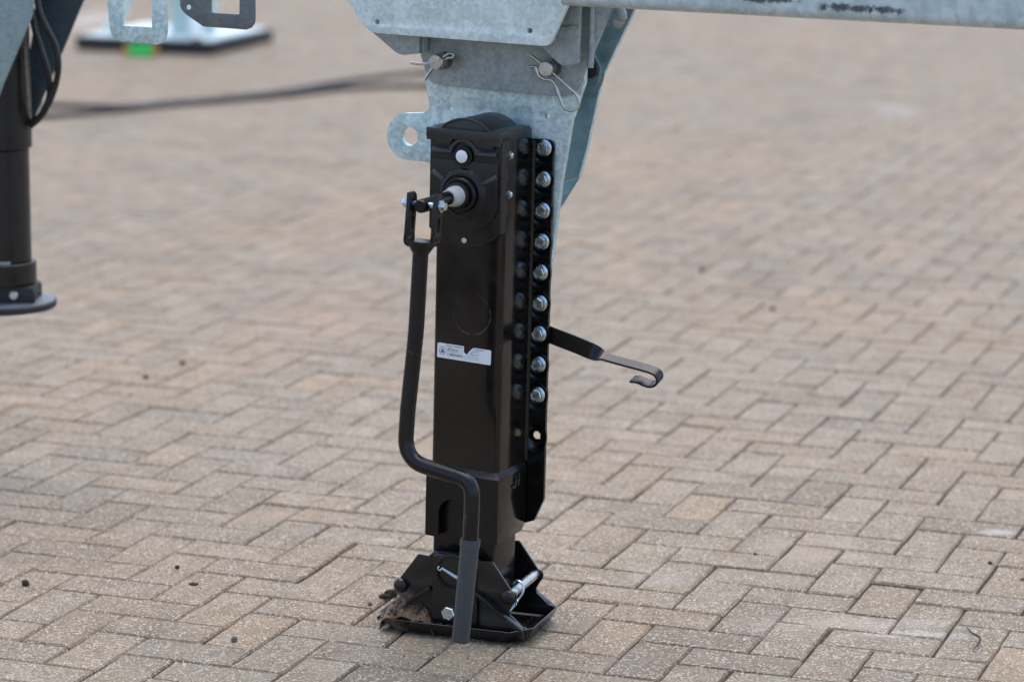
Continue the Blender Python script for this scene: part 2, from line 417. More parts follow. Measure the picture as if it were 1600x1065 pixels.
# ------------------------------------------------------------------ trailer frame (galvanised)
LEG = Vector((-.072, 4.985, 0)); TH = R(26)
frame = thing('trailer_frame', 'galvanised trailer frame end with long beam, carrying the black landing leg', 'trailer', LEG, (0, 0, -TH))
def weld(name, pts, r, parent, seed=0, mat='galv_dark'):
    P = spline(pts, 14); rr = [r*(1+.3*noise.noise(Vector((i*.31, seed, 0)))+.12*noise.noise(Vector((i*.9, seed, 4)))) for i in range(len(P))]
    return finish(name, TUBE(P, rr, 10), mat, parent, smooth=80)
# big front plate with cut corners and two small holes
op = [(-.285, 1.19), (-.2307, 1.0978), (-.203, 1.06)]+[(-.1966+.004, 1.0525), (-.187, 1.0465), (-.1739, 1.0436)]+[(.1447, 1.0385), (.152, 1.0395), (.158, 1.0425), (.163, 1.05), (.1946, 1.1179), (.225, 1.19), (.225, 1.42), (-.285, 1.42)]
finish('front_plate', PRISM(op, -.026, -.016, [circ(-.1714, 1.0631, .0045, 16)[::-1], circ(.1205, 1.0628, .0048, 16)[::-1]]), 'galv_light', frame, .0012)
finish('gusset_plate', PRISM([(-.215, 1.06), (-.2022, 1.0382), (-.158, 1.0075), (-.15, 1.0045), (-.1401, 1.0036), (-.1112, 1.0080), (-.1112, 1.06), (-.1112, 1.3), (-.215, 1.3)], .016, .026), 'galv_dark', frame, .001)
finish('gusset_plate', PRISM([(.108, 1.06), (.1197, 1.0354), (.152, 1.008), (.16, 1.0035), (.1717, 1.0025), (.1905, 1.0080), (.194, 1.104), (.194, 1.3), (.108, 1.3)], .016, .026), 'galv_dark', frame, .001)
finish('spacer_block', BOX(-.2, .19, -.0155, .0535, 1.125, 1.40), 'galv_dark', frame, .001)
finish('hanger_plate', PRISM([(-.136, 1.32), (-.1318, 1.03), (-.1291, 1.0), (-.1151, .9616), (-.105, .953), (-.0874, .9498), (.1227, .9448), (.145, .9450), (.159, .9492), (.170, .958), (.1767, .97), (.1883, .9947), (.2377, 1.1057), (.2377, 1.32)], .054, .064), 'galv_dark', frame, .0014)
mp_o = [(-.118, 1.1), (-.1235, .99), (-.1265, .9676), (-.1175, .9118), (-.119, .905), (-.1276, .8985)]+circ(-.1607, .8540, .0415, 20, 88, 272)+[(-.12, .8115), (-.10, .80), (-.09, .40), (.112, .40), (.118, .62), (.1309, .7215), (.1386, .7893), (.1577, .9016), (.1808, .969), (.186, 1.1)]
mp_b = PRISM(mp_o, .0655, .0775, [circ(-.1568, .8545, .0167, 22)[::-1], circ(-.0758, .9099, .004, 12)[::-1], circ(.1114, .9074, .0048, 12)[::-1]])
finish('mounting_plate', mp_b, 'galv', frame, .0012)
finish('hanger_plate', PRISM([(-.125, 1.3), (-.1231, 1.0), (-.11, .957), (-.0874, .9498), (.14, .9450), (.168, .97), (.2177, 1.1057), (.2177, 1.3)], .079, .089), 'galv_dark', frame, .0014)
for x0, z0, x1, z1, r in ((-.1165, 1.10, -.1165, 1.0085, .0052), (.2005, 1.115, .199, .998, .0058), (.157, 1.066, .193, 1.070, .0035)):
    weld('weld_bead', [(x0, .05 if r > .004 else .0155, z0), ((x0+x1)/2+.001, .05 if r > .004 else .0155, (z0+z1)/2), (x1, .05 if r > .004 else .0155, z1)], r, frame, x0*30)
weld('weld_bead', [(.242, .062, 1.112), (.247, .07, 1.085), (.236, .074, 1.07)], .0085, frame, 3)
# brace behind
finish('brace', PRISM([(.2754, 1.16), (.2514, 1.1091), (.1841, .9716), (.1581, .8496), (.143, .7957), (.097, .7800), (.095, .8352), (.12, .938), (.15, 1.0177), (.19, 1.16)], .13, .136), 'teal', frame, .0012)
lip = [(.2764, 1.16), (.2524, 1.1091), (.1851, .9716), (.1591, .8496), (.144, .7957)]
finish('brace_lip', ribbon(bmesh.new(), [Vector((x, .133, z)) for x, z in lip], [Vector((0, .0064, 0))]*len(lip), .0022), 'galv_light', frame)
fb_ = bmesh.new(); q0 = [(.1440, .1300, .7955), (.0960, .1300, .7795), (.0800, .1080, .6900), (.0920, .1080, .7010)]
prism_v = [[fb_.verts.new((x, y+d, z)) for x, y, z in q0] for d in (0, .006)]
for a in range(4): fb_.faces.new((prism_v[0][a], prism_v[0][(a+1) % 4], prism_v[1][(a+1) % 4], prism_v[1][a]))
fb_.faces.new(prism_v[0][::-1]); fb_.faces.new(prism_v[1]); bmesh.ops.recalc_face_normals(fb_, faces=fb_.faces)
finish('brace_foot', fb_, 'teal', frame, .001)
finish('pivot_disc', LATHE((.1414, .1295, .981), (0, -1, 0), [(0, .0485), (.004, .0485), (.0045, .045), (.010, .043), (.010, 0)], 40), 'teal', frame)
finish('pivot_nut', LATHE((.170, .118, .988), (0, -1, 0), [(0, .016), (.012, .016), (.012, 0)], 24), 'rubber', frame)
# long beam, rounded section
bs = rrect(-.075, -.010, 1.1118, 1.232, .016, 5)
finish('beam', PRISM(bs, .2, 2.4, axis='x'), 'galv_beam', frame, 0, smooth=50)
finish('beam_end_plate', BOX(.1885, .1995, -.0145, .0525, 1.108, 1.30), 'galv_dark', frame, .001)
# the two lock pins with their spring clips
def lock_pin(x, z, y0, clip):
    p = finish('lock_pin', LATHE((x, .1, z), (0, -1, 0), [(0, .0135), (.1-y0-.0015, .0135), (.1-y0, .012), (.1-y0, 0)], 30), 'steel', frame)
    finish('pin_collar', LATHE((x, .0535, z), (0, -1, 0), [(0, .0152), (.018, .0152), (.018, .0138)], 30), 'steel_dark', p)
    for c in clip: finish('spring_clip', TUBE(spline([(x+a, b, z+d) for a, b, d in c], 7), .0027, 10), 'steel', p)
lock_pin(-.081, .9945, .018, [[(-.050, .022, -.0045), (-.03, .022, -.0055), (-.015, .024, -.003), (.0, .026, .003), (.012, .03, .010), (.020, .032, .015), (.026, .034, .014), (.025, .034, .008), (.018, .032, .007), (.002, .028, -.003), (-.010, .025, -.013), (-.0235, .024, -.033)]])
lock_pin(.128, .9945, .020, [[(-.030, .023, .0225), (-.018, .025, .0135), (.0, .028, .0), (.018, .027, -.011), (.044, .026, -.031), (.0555, .026, -.040), (.062, .026, -.052), (.0585, .026, -.064), (.047, .026, -.0685), (.034, .026, -.064), (.0265, .026, -.050), (.0185, .026, -.030), (.010, .025, -.0195), (-.002, .022, -.018), (-.0115, .021, -.0125), (-.0155, .021, -.004), (-.0185, .022, .002), (-.029, .023, .0015)]])

# ------------------------------------------------------------------ landing leg
leg = thing('landing_leg', 'black steel trailer landing leg with crank, white label and nine bolts, standing on bricks', 'landing leg', LEG, (0, .017, -TH))
XC = .0115
# housing: rolled box tube
hb = PRISM(rrect(-.0545, .0772, -.056, .054, .010, 4), .275, .89, axis='z'); finish('housing', hb, 'black_gloss', leg)
# lower sleeve: wider, its front notched by an arch
finish('inner_tube', PRISM(rrect(-.0525, .0675, -.0475, .046, .007, 4), .07, .28, axis='z'), 'black', leg)
sl = bmesh.new()
z0 = .172
front = [(-.0585, z0+.003), (-.0575, z0), (-.037, z0-.001), (-.033, z0+.003), (-.033, .215)]+circ(-.005, .215, .028, 6, 180, 90)+[(.030, .243)]+circ(.030, .225, .018, 4, 90, 0)+[(.048, z0-.002), (.0795, z0), (.0795, .288), (-.0585, .288)]
prism(sl, front, -.0635, -.0565)
finish('sleeve_front', sl, 'black', leg, .0018)
ss = bmesh.new(); prism(ss, [(-.0635, z0), (.036, z0+.004), (.05, z0+.016), (.05, .29), (-.0635, .288)], .0785, .0825, axis='x'); finish('sleeve_side', ss, 'black_gloss', leg, .0015)
ss = bmesh.new(); prism(ss, [(-.0600, z0), (.05, z0+.004), (.05, .29), (-.0600, .288)], -.0605, -.0562, axis='x'); finish('sleeve_side', ss, 'black_gloss', leg, .0015)
# sloped shoulder of the sleeve
sh = bmesh.new()
for (a, b) in (((-.0585, -.0633), (.0823, -.0633)), ((.0823, -.0633), (.0823, .05))):
    pass
lo = [(-.0603, -.0633), (.0805, -.0633), (.0823, -.0615), (.0823, .05)]; hi = [(-.0542, -.0555), (.069, -.0555), (.0768, -.048), (.0768, .05)]
A = [sh.verts.new((x, y, .2885)) for x, y in lo]; B = [sh.verts.new((x, y, .300)) for x, y in hi]
for i in range(3): sh.faces.new((A[i], A[i+1], B[i+1], B[i]))
finish('sleeve_shoulder', sh, 'black', leg, smooth=70)
# raised marks on the sleeve side (cast emblem)
finish('side_mark', TUBE(spline([(.083, -.012, .268), (.083, -.002, .262), (.083, .004, .268), (.083, .006, .277), (.083, 0, .285)], 6), .0022, 8), 'black_gloss', leg)
finish('side_mark', TUBE(spline([(.083, .014, .262), (.083, .018, .275), (.083, .014, .288)], 6), .002, 8), 'black_gloss', leg)
finish('front_mark', LATHE((-.031, -.0632, .262), (0, -1, 0), [(0, .006), (.0012, .0055), (.0012, .0035), (.0002, .003), (.0002, 0)], 20), 'black', leg)
# gear cover
BZ = .7856
cx0, cx1 = -.0565, .0795
def arcz(x): return BZ-math.sqrt(max(.093**2-(x-XC)**2, 0))
co = [(cx0, .885), (cx0, arcz(cx0))]+[(x, arcz(x)) for x in [cx0+(cx1-cx0)*i/14 for i in range(1, 14)]]+[(cx1, arcz(cx1)), (cx1, .885)]
cover = finish('gear_cover', PRISM(co, -.074, -.0445), 'cover', leg, .003, 3)
def arcz2(x, r): return BZ-math.sqrt(max(r*r-(x-XC)**2, 0))
x0, x1 = -.052, .075
finish('cover_disc', PRISM([(x0, .842), (x0, arcz2(x0, .067))]+[(x, arcz2(x, .067)) for x in [x0+(x1-x0)*i/14 for i in range(1, 14)]]+[(x1, arcz2(x1, .067)), (x1, .842)], -.0775, -.0735), 'cover', cover, .0018)
def loft(la, lb, ya, yb):           # closed ridge between two outlines (x,z), sloping faces
    bm = bmesh.new(); A = [bm.verts.new((x, ya, z)) for x, z in la]; B = [bm.verts.new((x, yb, z)) for x, z in lb]; n = len(A)
    for i in range(n): bm.faces.new((A[i], A[(i+1) % n], B[(i+1) % n], B[i]))
    bm.faces.new(A); bmesh.ops.recalc_face_normals(bm, faces=bm.faces); return bm
def bar(a, b, w=.0175, y0=-.0815, y1=-.072):
    dx, dz = b[0]-a[0], b[1]-a[1]; l = math.hypot(dx, dz); nx, nz = -dz/l, dx/l
    if nz < 0: nx, nz = -nx, -nz
    q = lambda t, d: [(a[0]+nx*t, a[1]+nz*t), (a[0]-nx*d, a[1]-nz*d), (b[0]-nx*d, b[1]-nz*d), (b[0]+nx*t, b[1]+nz*t)]
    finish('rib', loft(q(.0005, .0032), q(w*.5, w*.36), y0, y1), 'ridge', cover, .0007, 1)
bar((-.051, .857), (-.0165, .857)); bar((.037, .857), (.071, .857))
bar((-.050, .8205), (-.0215, .8025)); bar((.073, .8205), (.0435, .8045))
bm_ = bmesh.new(); ar = []
for r_, y_ in ((.0355, -.072), (.0265, -.0815), (.0225, -.0815), (.0205, -.072)): ar.append([bm_.verts.new((x, y_, z)) for x, z in circ(XC-.002, .853, r_, 20, 4, 176)])
for p_, q_ in zip(ar, ar[1:]):
    for i in range(20): bm_.faces.new((p_[i], p_[i+1], q_[i+1], q_[i]))
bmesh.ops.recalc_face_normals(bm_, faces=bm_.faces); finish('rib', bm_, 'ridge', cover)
plug = finish('plug', LATHE((.0085, -.0745, .8505), (0, -1, 0), [(0, .0175), (.006, .0175), (.006, .0118), (.009, .0112)], 28), 'cover', cover)
finish('plug_face', LATHE((.0085, -.0834, .8505), (0, -1, 0), [(0, .0108), (.001, .0108), (.0016, .010), (.0016, 0)], 28), 'white', cover)
finish('bearing_ring', LATHE((XC-.003, -.0745, BZ), (0, -1, 0), [(0, .0480), (.009, .0390), (.010, .0378), (.010, .034), (.006, .0335), (.006, .031), (.016, .030), (.018, .028), (.018, .0255), (.014, .025), (.014, .0235), (.026, .0225), (.027, .0205), (.027, 0)], 44), 'cover', cover)
for i in range(5):
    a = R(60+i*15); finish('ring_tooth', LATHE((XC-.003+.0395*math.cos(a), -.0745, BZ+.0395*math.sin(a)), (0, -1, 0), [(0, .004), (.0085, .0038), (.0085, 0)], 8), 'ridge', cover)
finish('cover_screw', LATHE((.013, -.0742, .7055), (0, -1, 0), [(0, .0048), (.0035, .0048), (.0045, .0038), (.0045, .0022), (.002, .002), (.002, 0)], 16), 'zinc', cover)
for y, z in ((-.041, .853), (-.041, .786)):
    s = finish('side_bolt', LATHE((.0768, y, z), (1, 0, 0), [(0, .0072), (.002, .0072), (.002, .0056), (.0065, .0052), (.0075, .004), (.0075, 0)], 18), 'zinc', leg)
finish('side_rivet', LATHE((.0768, -.024, .782), (1, 0, 0), [(0, .006), (.003, .005), (.004, 0)], 16), 'black', leg)
# cap with skirt tabs and vault
cap = finish('cap', BOX(-.0605, .0795, -.084, .0365, .8785, .8955), 'cap', leg, .0022)
sk = [(-.0595, .8795), (-.0595, .8745), (-.045, .8745), (-.041, .8690), (-.0195, .8695)]+circ(XC-.002, .8600, .0265, 12, 156, 24)+[(.041, .8670), (.0645, .8660), (.068, .8720), (.0785, .8720), (.0785, .8795)]
finish('cap_skirt', PRISM(sk, -.0833, -.0748), 'cap', cap, .001)
vp = [(-.036+.090*i/20, .8945+.0185*(1-((i-10)/10)**2)**.85) for i in range(21)]
finish('vault_rim', TUBE([(x, -.0725, z) for x, z in vp], .0022, 8), 'cap', cap, smooth=60)
finish('cap_vault', PRISM(vp, -.073, .034), 'cap', cap, .0012, 2, 50)
# shaft, sleeve, crank
finish('crank_shaft', LATHE((XC-.003, -.09, BZ), (0, -1, 0), [(0, .0115), (.140, .0115), (.1425, .0095), (.1425, 0)], 26), 'black', leg)
finish('shaft_sleeve', LATHE((XC-.003, -.1005, BZ), (0, -1, 0), [(0, .0175), (.010, .0175), (.014, .0166), (.031, .0138), (.031, .0118)], 40), 'nylon', leg)
YC = -.222
crank = None
def yoke_profile(y0, y1, z0, z1): return
path = fillet([(.0098, YC-.007, .716), (.0068, -.2353, .572), (.0000, -.2470, .442), (-.0010, -.2540, .3570), (.1295, -.2575, .3390), (.1312, -.2620, .285), (.1316, -.2651, .240)], [0, 1.0, .5, .05, .05, .2, 0], 9)
crank = finish('crank_handle', TUBE(path, .0133, 22), 'crank', leg, smooth=60)
def tilt(o):
    for v in o.data.vertices: v.co.y += (v.co.z-.7875)*.12
# fork: U of flat bar with slots
for s, xa in ((-1, -.0170), (1, .0325)):
    pl = [(YC-.012, .728), (YC-.012, .807)]+[(YC+.014*math.sin(R(a))+.0, .792+.016*math.cos(R(a))) for a in (0, 25, 50, 75, 95)]+[(YC+.014, .728)]
    slot = rrect(YC-.0035, YC+.0055, .742, .768, .0044, 4)[::-1]
    tilt(finish('fork_arm', PRISM(pl, xa, xa+.0075, [slot], axis='x'), 'crank', crank, .0014))
ub = bmesh.new(); prism(ub, [(-.0170, .736), (-.0170, .728)]+circ(-.0070, .7285, .010, 5, 180, 270)+circ(.030, .7285, .010, 5, 270, 360)+[(.040, .736), (.0325, .736), (.0315, .7285), (.028, .7265), (-.005, .7265), (-.009, .7285), (-.0095, .736)], YC-.012, YC+.014)
tilt(finish('fork_base', ub, 'crank', crank, .0014))
finish('fork_neck', LATHE((.0105, YC-.006, .728), (-.05, -.05, -1), [(0, .022), (.010, .021), (.020, .0150), (.022, .0135)], 24), 'crank', crank)
fb = finish('fork_bolt', LATHE((-.030, YC+.003, .7875), (1, 0, 0), [(0, .0045), (.068, .0045), (.068, 0)], 14), 'zinc', crank)
hb_ = bmesh.new(); lathe(hb_, (.0402, YC+.003, .7875), (1, 0, 0), [(0, .0105), (.0025, .0105), (.0025, .0102)], 24); lathe(hb_, (.0425, YC+.003, .7875), (1, 0, 0), [(0, .0082), (.006, .0082), (.0072, .007), (.0072, 0)], 6); finish('bolt_head', hb_, 'zinc', crank, smooth=25)
nb_ = bmesh.new(); lathe(nb_, (-.0172, YC+.003, .7875), (-1, 0, 0), [(0, .0088), (.008, .0088), (.010, .0075), (.013, .006), (.013, 0)], 6); finish('nut', nb_, 'zinc', crank, smooth=25)
gt = Vector((.1316, -.2650, .2415)); gbm = Vector((.1246, -.2800, .0655)); gd = gbm-gt; gl = gd.length
finish('grip', LATHE(gt, gd, [(0, .0138), (0, .0170), (.012, .0170), (.0125, .0158), (gl-.004, .0150), (gl-.001, .0142), (gl, .012), (gl, 0)], 30), 'grip', crank)
# mounting flange with pressed dishes, hole, chamfered foot
bz = [.8551-.05456*i for i in range(9)]; HZ = .3443
def dish(x, z):
    d = 0
    for zc in bz+[HZ]:
        q = math.hypot((x-.0945)/1.0, z-zc)
        if q < .03: k = min(1, max(0, (q-.0150)/.0105)); d = max(d, .0088*(1-k*k*(3-2*k)))
    return d
def flange(side, name='flange'):
    bm = bmesh.new(); nx, nz = 17, 250; xs0, xs1 = .0672, .1148; za, zb = .181, .870
    def bx(z):   # outer edge, cut towards the foot
        if z < .232: return max(.0972+(z-.192)*(.1148-.0972)/(.232-.192), .069) if z > .192 else max(.0972-(.192-z)*2.5, .069)
        if z > .862: return .1148-.008*(1-math.sqrt(max(0, 1-((z-.862)/.008)**2)))
        return xs1
    g = [[None]*(nx+1) for _ in range(nz+1)]; fr = [[None]*(nx+1) for _ in range(nz+1)]
    for j in range(nz+1):
        z = za+(zb-za)*j/nz; e = bx(z)
        for i in range(nx+1):
            x = xs0+(e-xs0)*i/nx; d = dish(x, z)
            X = x if side > 0 else 2*XC-x
            g[j][i] = bm.verts.new((X, .0530+d, z)); fr[j][i] = bm.verts.new((X, .0595+d*.62, z))
    for j in range(nz):
        for i in range(nx):
            xc = .0672+(i+.5)/nx*(xs1-xs0); zc = za+(zb-za)*(j+.5)/nz
            if math.hypot(xc-.0945, zc-HZ) < .0072: continue
            bm.faces.new((g[j][i], g[j][i+1], g[j+1][i+1], g[j+1][i])); bm.faces.new((fr[j][i], fr[j+1][i], fr[j+1][i+1], fr[j][i+1]))
    for j in range(nz):
        bm.faces.new((g[j][nx], fr[j][nx], fr[j+1][nx], g[j+1][nx]))
    for i in range(nx):
        bm.faces.new((g[0][i], fr[0][i], fr[0][i+1], g[0][i+1])); bm.faces.new((g[nz][i], g[nz][i+1], fr[nz][i+1], fr[nz][i]))
    bmesh.ops.recalc_face_normals(bm, faces=bm.faces)
    return finish(name, bm, 'black_gloss', leg, smooth=50)
fl = flange(1); flange(-1)
# rounded fold between housing side and flange
fd = bmesh.new(); prof = [(.0765+.006*(1-math.cos(R(a))), .0468+.0063*math.sin(R(a))) for a in range(0, 91, 15)]
rings = [[fd.verts.new((x, y, z)) for x, y in prof] for z in (.30, .868)]
for i in range(len(prof)-1): fd.faces.new((rings[0][i], rings[0][i+1], rings[1][i+1], rings[1][i]))
finish('flange_fold', fd, 'black_gloss', leg, smooth=70)
def bolt_mesh():
    bm = bmesh.new()
    lathe(bm, (0, 0, 0), (0, -1, 0), [(0, .0142), (.0022, .0142), (.0036, .0118), (.0036, .0105)], 28)
    lathe(bm, (0, -.0034, 0), (0, -1, 0), [(0, .0112), (.0072, .0112), (.0086, .0098), (.0086, .0085), (.0080, .0080), (.0080, 0)], 6)
    for a in (30, 75, 120, 215, 250, 290, 330):      # raised grade marks
        c = Vector((.0055*math.cos(R(a)), -.0118, .0055*math.sin(R(a)))); box(bm, c.x-.0007, c.x+.0007, -.0119, -.0110, c.z-.0010, c.z+.0010)
    me = bpy.data.meshes.new('flange_bolt'); bmesh.ops.bevel(bm, geom=[], offset=0); bm.to_mesh(me); bm.free()
    me.materials.append(M['zinc']); me.polygons.foreach_set('use_smooth', [True]*len(me.polygons)); me.set_sharp_from_angle(angle=R(28)); return me
bmsh = bolt_mesh()
for i, z in enumerate(bz):
    o = bpy.data.objects.new('flange_bolt', bmsh); COL.objects.link(o); o.parent = leg; o.location = (.0945+rs.gauss(0, .0002), .0617, z); o.rotation_euler = (0, R(i*37+rs.uniform(0, 40)), 0)
# rating label, torn along its upper edge
lp = rrect(-.0450, .0590, .4905, .5165, .0022, 3)
n0 = [i for i, p in enumerate(lp) if p[1] > .5164 and p[0] > 0][-1]
top = [(.0265, .5165), (.019, .5085), (.0145, .5035), (.0105, .5035), (.0068, .5060), (.0062, .5165)]
lp = lp[:n0+1]+top+lp[n0+1:]
ang = R(-1.4)
lc = (.007, .5032)
def lr(p): x, z = p[0]-lc[0], p[1]-lc[1]; return (lc[0]+x*math.cos(ang)-z*math.sin(ang), lc[1]+x*math.sin(ang)+z*math.cos(ang))
label = finish('rating_label', PRISM([lr(p) for p in lp], -.05640, -.05595), 'label', leg)
pk = bmesh.new(); rl = random.Random(5)
def ink(x0, x1, z0, z1): prism(pk, [lr(p) for p in ((x0, z0), (x1, z0), (x1, z1), (x0, z1))], -.0565, -.05645)
def glyphs(x0, x1, z, h):
    x = x0
    while x < x1-.0008:
        w = rl.uniform(.0006, .0012)
        if rl.random() < .84:
            ink(x, x+.00035, z, z+h)
            if rl.random() < .6: ink(x+.00036, x+w, z+h*rl.choice((0, .4, .8)), z+h*rl.choice((.85, 1.))*1.0 if rl.random() < .2 else z+h*.98)
            else: ink(x+w-.0003, x+w, z, z+h)
        x += w+.0004
def frame_(x0, x1, z0, z1, t=.0003):
    ink(x0, x1, z0, z0+t); ink(x0, x1, z1-t, z1); ink(x0, x0+t, z0+t, z1-t); ink(x1-t, x1, z0+t, z1-t)
glyphs(-.0285, .0045, .5125, .0019); glyphs(.029, .047, .5125, .0018)
glyphs(-.024, -.016, .5096, .0011); glyphs(-.0245, -.0035, .5050, .0030); frame_(-.0252, .0035, .5042, .5088); glyphs(-.0245, -.005, .5018, .0012); glyphs(-.0245, .0045, .4966, .0030); frame_(-.0252, .0052, .4958, .5004)
glyphs(.0255, .034, .5096, .0011); frame_(.021, .034, .5042, .5084); glyphs(.0215, .033, .5018, .0011); frame_(.0085, .034, .4955, .4995); glyphs(.0165, .0195, .4964, .002)
prism(pk, [lr(p) for p in circ(-.0345, .5035, .0072, 28)], -.0565, -.05645, [[lr(p) for p in circ(-.0345, .5035, .0064, 28)][::-1]])
for x in (-.0375, -.0352, -.0330): ink(x, x+.0013, .4995, .5068)
ink(-.0390, -.0302, .5005, .5018)
finish('label_print', pk, 'ink', label)
finish('torn_flap', ribbon(bmesh.new(), [Vector((.0150, -.0568, .5040)), Vector((.0205, -.0595, .5092)), Vector((.0262, -.0580, .5150))], [Vector((.0022, -.002, -.0018))]*3, .0003), 'label', label)
# hanging hook strap
st = [((.090, .0700, .5320), 0), ((.1154, .0705, .5250), 0), ((.155, .0710, .5155), 0), ((.186, .0705, .5075), 0), ((.2010, .070, .5035), 25), ((.2120, .070, .5005), 60), ((.2220, .070, .4985), 88), ((.25, .070, .4945), 90), ((.285, .070, .4900), 90), ((.306, .070, .4868), 90), ((.3170, .070, .4822), 90), ((.3215, .070, .4740), 90), ((.3180, .070, .4660), 90), ((.308, .070, .4618), 90), ((.296, .070, .4630), 90), ((.284, .070, .4665), 90), ((.270, .070, .4665), 90)]
cs = spline([c for c, a in st], 5); ws = []
for k in range(len(cs)):
    q = k/5; i0 = min(int(q), len(st)-2); f = q-i0; a = min(st[i0][1]*(1-f)+st[i0+1][1]*f, 72)
    ws.append(Vector((.22*math.cos(R(a)), math.sin(R(a)), math.cos(R(a)))).normalized()*(.030-.008*min(1, a/60)))
finish('hook_strap', ribbon(bmesh.new(), cs, ws, .0042), 'black', leg, .0006, 1, smooth=22)
# ---- foot: tray with cheeks, rocker pins, clips (turned a little on the leg)
Bm = Matrix.Translation(LEG) @ Matrix.Rotation(-TH, 4, 'Z') @ Matrix.Rotation(.017, 4, 'Y')
Tm = Matrix.Translation(LEG) @ Matrix.Rotation(R(-19), 4, 'Z')
def ring(hx, hy, c, z, tip=0.):
    pts = [(-hx, -hy+c), (-hx+c, -hy), (hx-c, -hy), (hx, -hy+c), (hx, hy-c), (hx-c, hy), (-hx+c, hy), (-hx, hy-c)]
    return [(x, y, z+tip*(abs(x)/hx)**6) for x, y in pts]
tb = bmesh.new()
lay = [ring(.122, .080, .022, .0005), ring(.131, .090, .028, .003), ring(.145, .1015, .034, .0245, .003), ring(.1425, .0995, .033, .0255, .003), ring(.1285, .0880, .027, .0075), ring(.119, .078, .022, .0055)]
L_ = [[tb.verts.new(p) for p in q] for q in lay]
for a, b in zip(L_, L_[1:]):
    for i in range(8): tb.faces.new((a[i], a[(i+1) % 8], b[(i+1) % 8], b[i]))
tb.faces.new(L_[0][::-1]); tb.faces.new(L_[-1]); bmesh.ops.recalc_face_normals(tb, faces=tb.faces)
foot = finish('foot_plate', tb, 'mud_black', leg, .0012, 2, 20, 60)
foot.matrix_basis = Bm.inverted() @ Tm
def cheek(sgn):
    y = -.075 if sgn < 0 else .070
    half = [(.0495, .1400), (.0665, .1418), (.0700, .1400), (.1050, .0920)]+circ(.1010, .0815, .0135, 5, 40, -50)+[(.1010, .0560), (.1030, .0480), (.1130, .0400), (.1240, .0295), (.1300, .0290), (.1335, .0265), (.1340, .0085)]
    o = half+[(-x, z) for x, z in half[::-1]]
    o = o[:-1]+[(-.0495, .1400)]
    full = [(.030, .1500), (.037, .1490), (.0455, .1420)]+half+[(-x, z) for x, z in reversed(half)]+[(-.0455, .1440), (-.037, .1490), (-.030, .1500)]
    c = finish('foot_cheek', PRISM(full, y, y+.005, [circ(0, .120, .0235, 26)[::-1]]), 'mud_black', foot, .0014)
    # pressed-out A-shaped middle with sloping shoulders
    yf = -.0860 if sgn < 0 else .0860; yb = -.0745 if sgn < 0 else .0745
    col_ = [(-.0405, .0065), (.0455, .0065), (.0455, .0830), (.0375, .0960), (.0365, .1450), (.0300, .1485), (-.0300, .1485), (-.0365, .1450), (-.0375, .0960), (-.0405, .0830)]
    finish('cheek_panel', PRISM(col_, min(yf, yb), max(yf, yb)), 'mud_black', foot, .0040, 3, 30)
    for sx in (-1, 1):
        led = [(.0410*sx, .0885), (.0480*sx, .0865), (.1010*sx, .0480), (.0975*sx, .0430), (.0460*sx, .0800), (.0410*sx, .0815)]
        finish('cheek_ledge', PRISM(led if sx > 0 else led[::-1], min(yf*1.06, yb), max(yf*1.06, yb)), 'mud_black', foot, .0018, 2, 30)
        finish('cheek_strut', PRISM([(.0900*sx, .0420), (.1010*sx, .0480), (.1300*sx, .0270), (.1320*sx, .0100), (.1240*sx, .0100)][::sx], min(yf*1.02, yb), max(yf*1.02, yb)), 'mud_black', foot, .0016, 2, 30)
    s = sgn
    finish('axle_ring', LATHE((0, yf+.0005*s*-1, .1205), (0, s, 0), [(0, .0325), (.003, .0320), (.004, .0300), (.004, .0265), (-.010, .0255), (-.010, 0)], 36), 'black', foot)
    finish('axle', LATHE((0, yf-s*.0085, .1205), (0, s, 0), [(0, .017), (.006, .0165), (.007, .015), (.007, 0)], 26), 'rubber', foot)
    return c
cheek(-1); cheek(1)
finish('foot_axle', LATHE((0, -.0760, .1205), (0, 1, 0), [(0, .0145), (.152, .0145), (.152, 0)], 20), 'steel_dark', foot)
finish('foot_bolt', LATHE((-.006, -.0858, .0445), (0, -1, 0), [(0, .0128), (.0075, .0128), (.009, .0112), (.009, 0)], 6, phase=R(12)), 'zinc', foot, smooth=25)
for x in (-.1, .1):
    p = finish('rocker_pin', LATHE((x, -.0695, .0825), (0, 1, 0), [(0, .0085), (.145, .0085), (.145, 0)], 22), 'steel' if x > 0 else 'mud_black', foot)
    finish('pin_head', LATHE((x, -.0760, .0825), (0, -1, 0), [(0, .0128), (.005, .0128), (.009, .0105), (.011, .006), (.011, 0)], 24), 'mud_black', foot)
finish('split_pin', TUBE(spline([(-.0235, -.0890, .1285), (-.026, -.0895, .1240), (-.022, -.0895, .1205), (-.018, -.0893, .1235), (-.005, -.0890, .1165), (.010, -.0885, .1085)], 6), .0016, 8), 'zinc', foot)
finish('split_pin', TUBE([(-.019, -.0893, .1260), (.010, -.0885, .1118)], .0014, 8), 'zinc', foot)
hook = [(.0905, -.030, .0900), (.0975, -.030, .0985), (.1065, -.031, .0965), (.1125, -.033, .0880), (.1120, -.037, .0780), (.1070, -.043, .0690), (.1030, -.050, .0640)]
finish('spring_hook', TUBE(spline(hook, 8), .0022, 8), 'zinc', foot)
coil = []
for i in range(0, 8*12+1):
    t = i/(8*12); a = 2*math.pi*i/12; c = Vector((.104, -.0500, .066)).lerp(Vector((.0880, -.0690, .046)), t)
    coil.append(c+Vector((math.cos(a)*.0045, math.sin(a)*.003, math.sin(a)*.0045)))
finish('spring_coil', TUBE(coil, .0013, 6), 'zinc', foot)

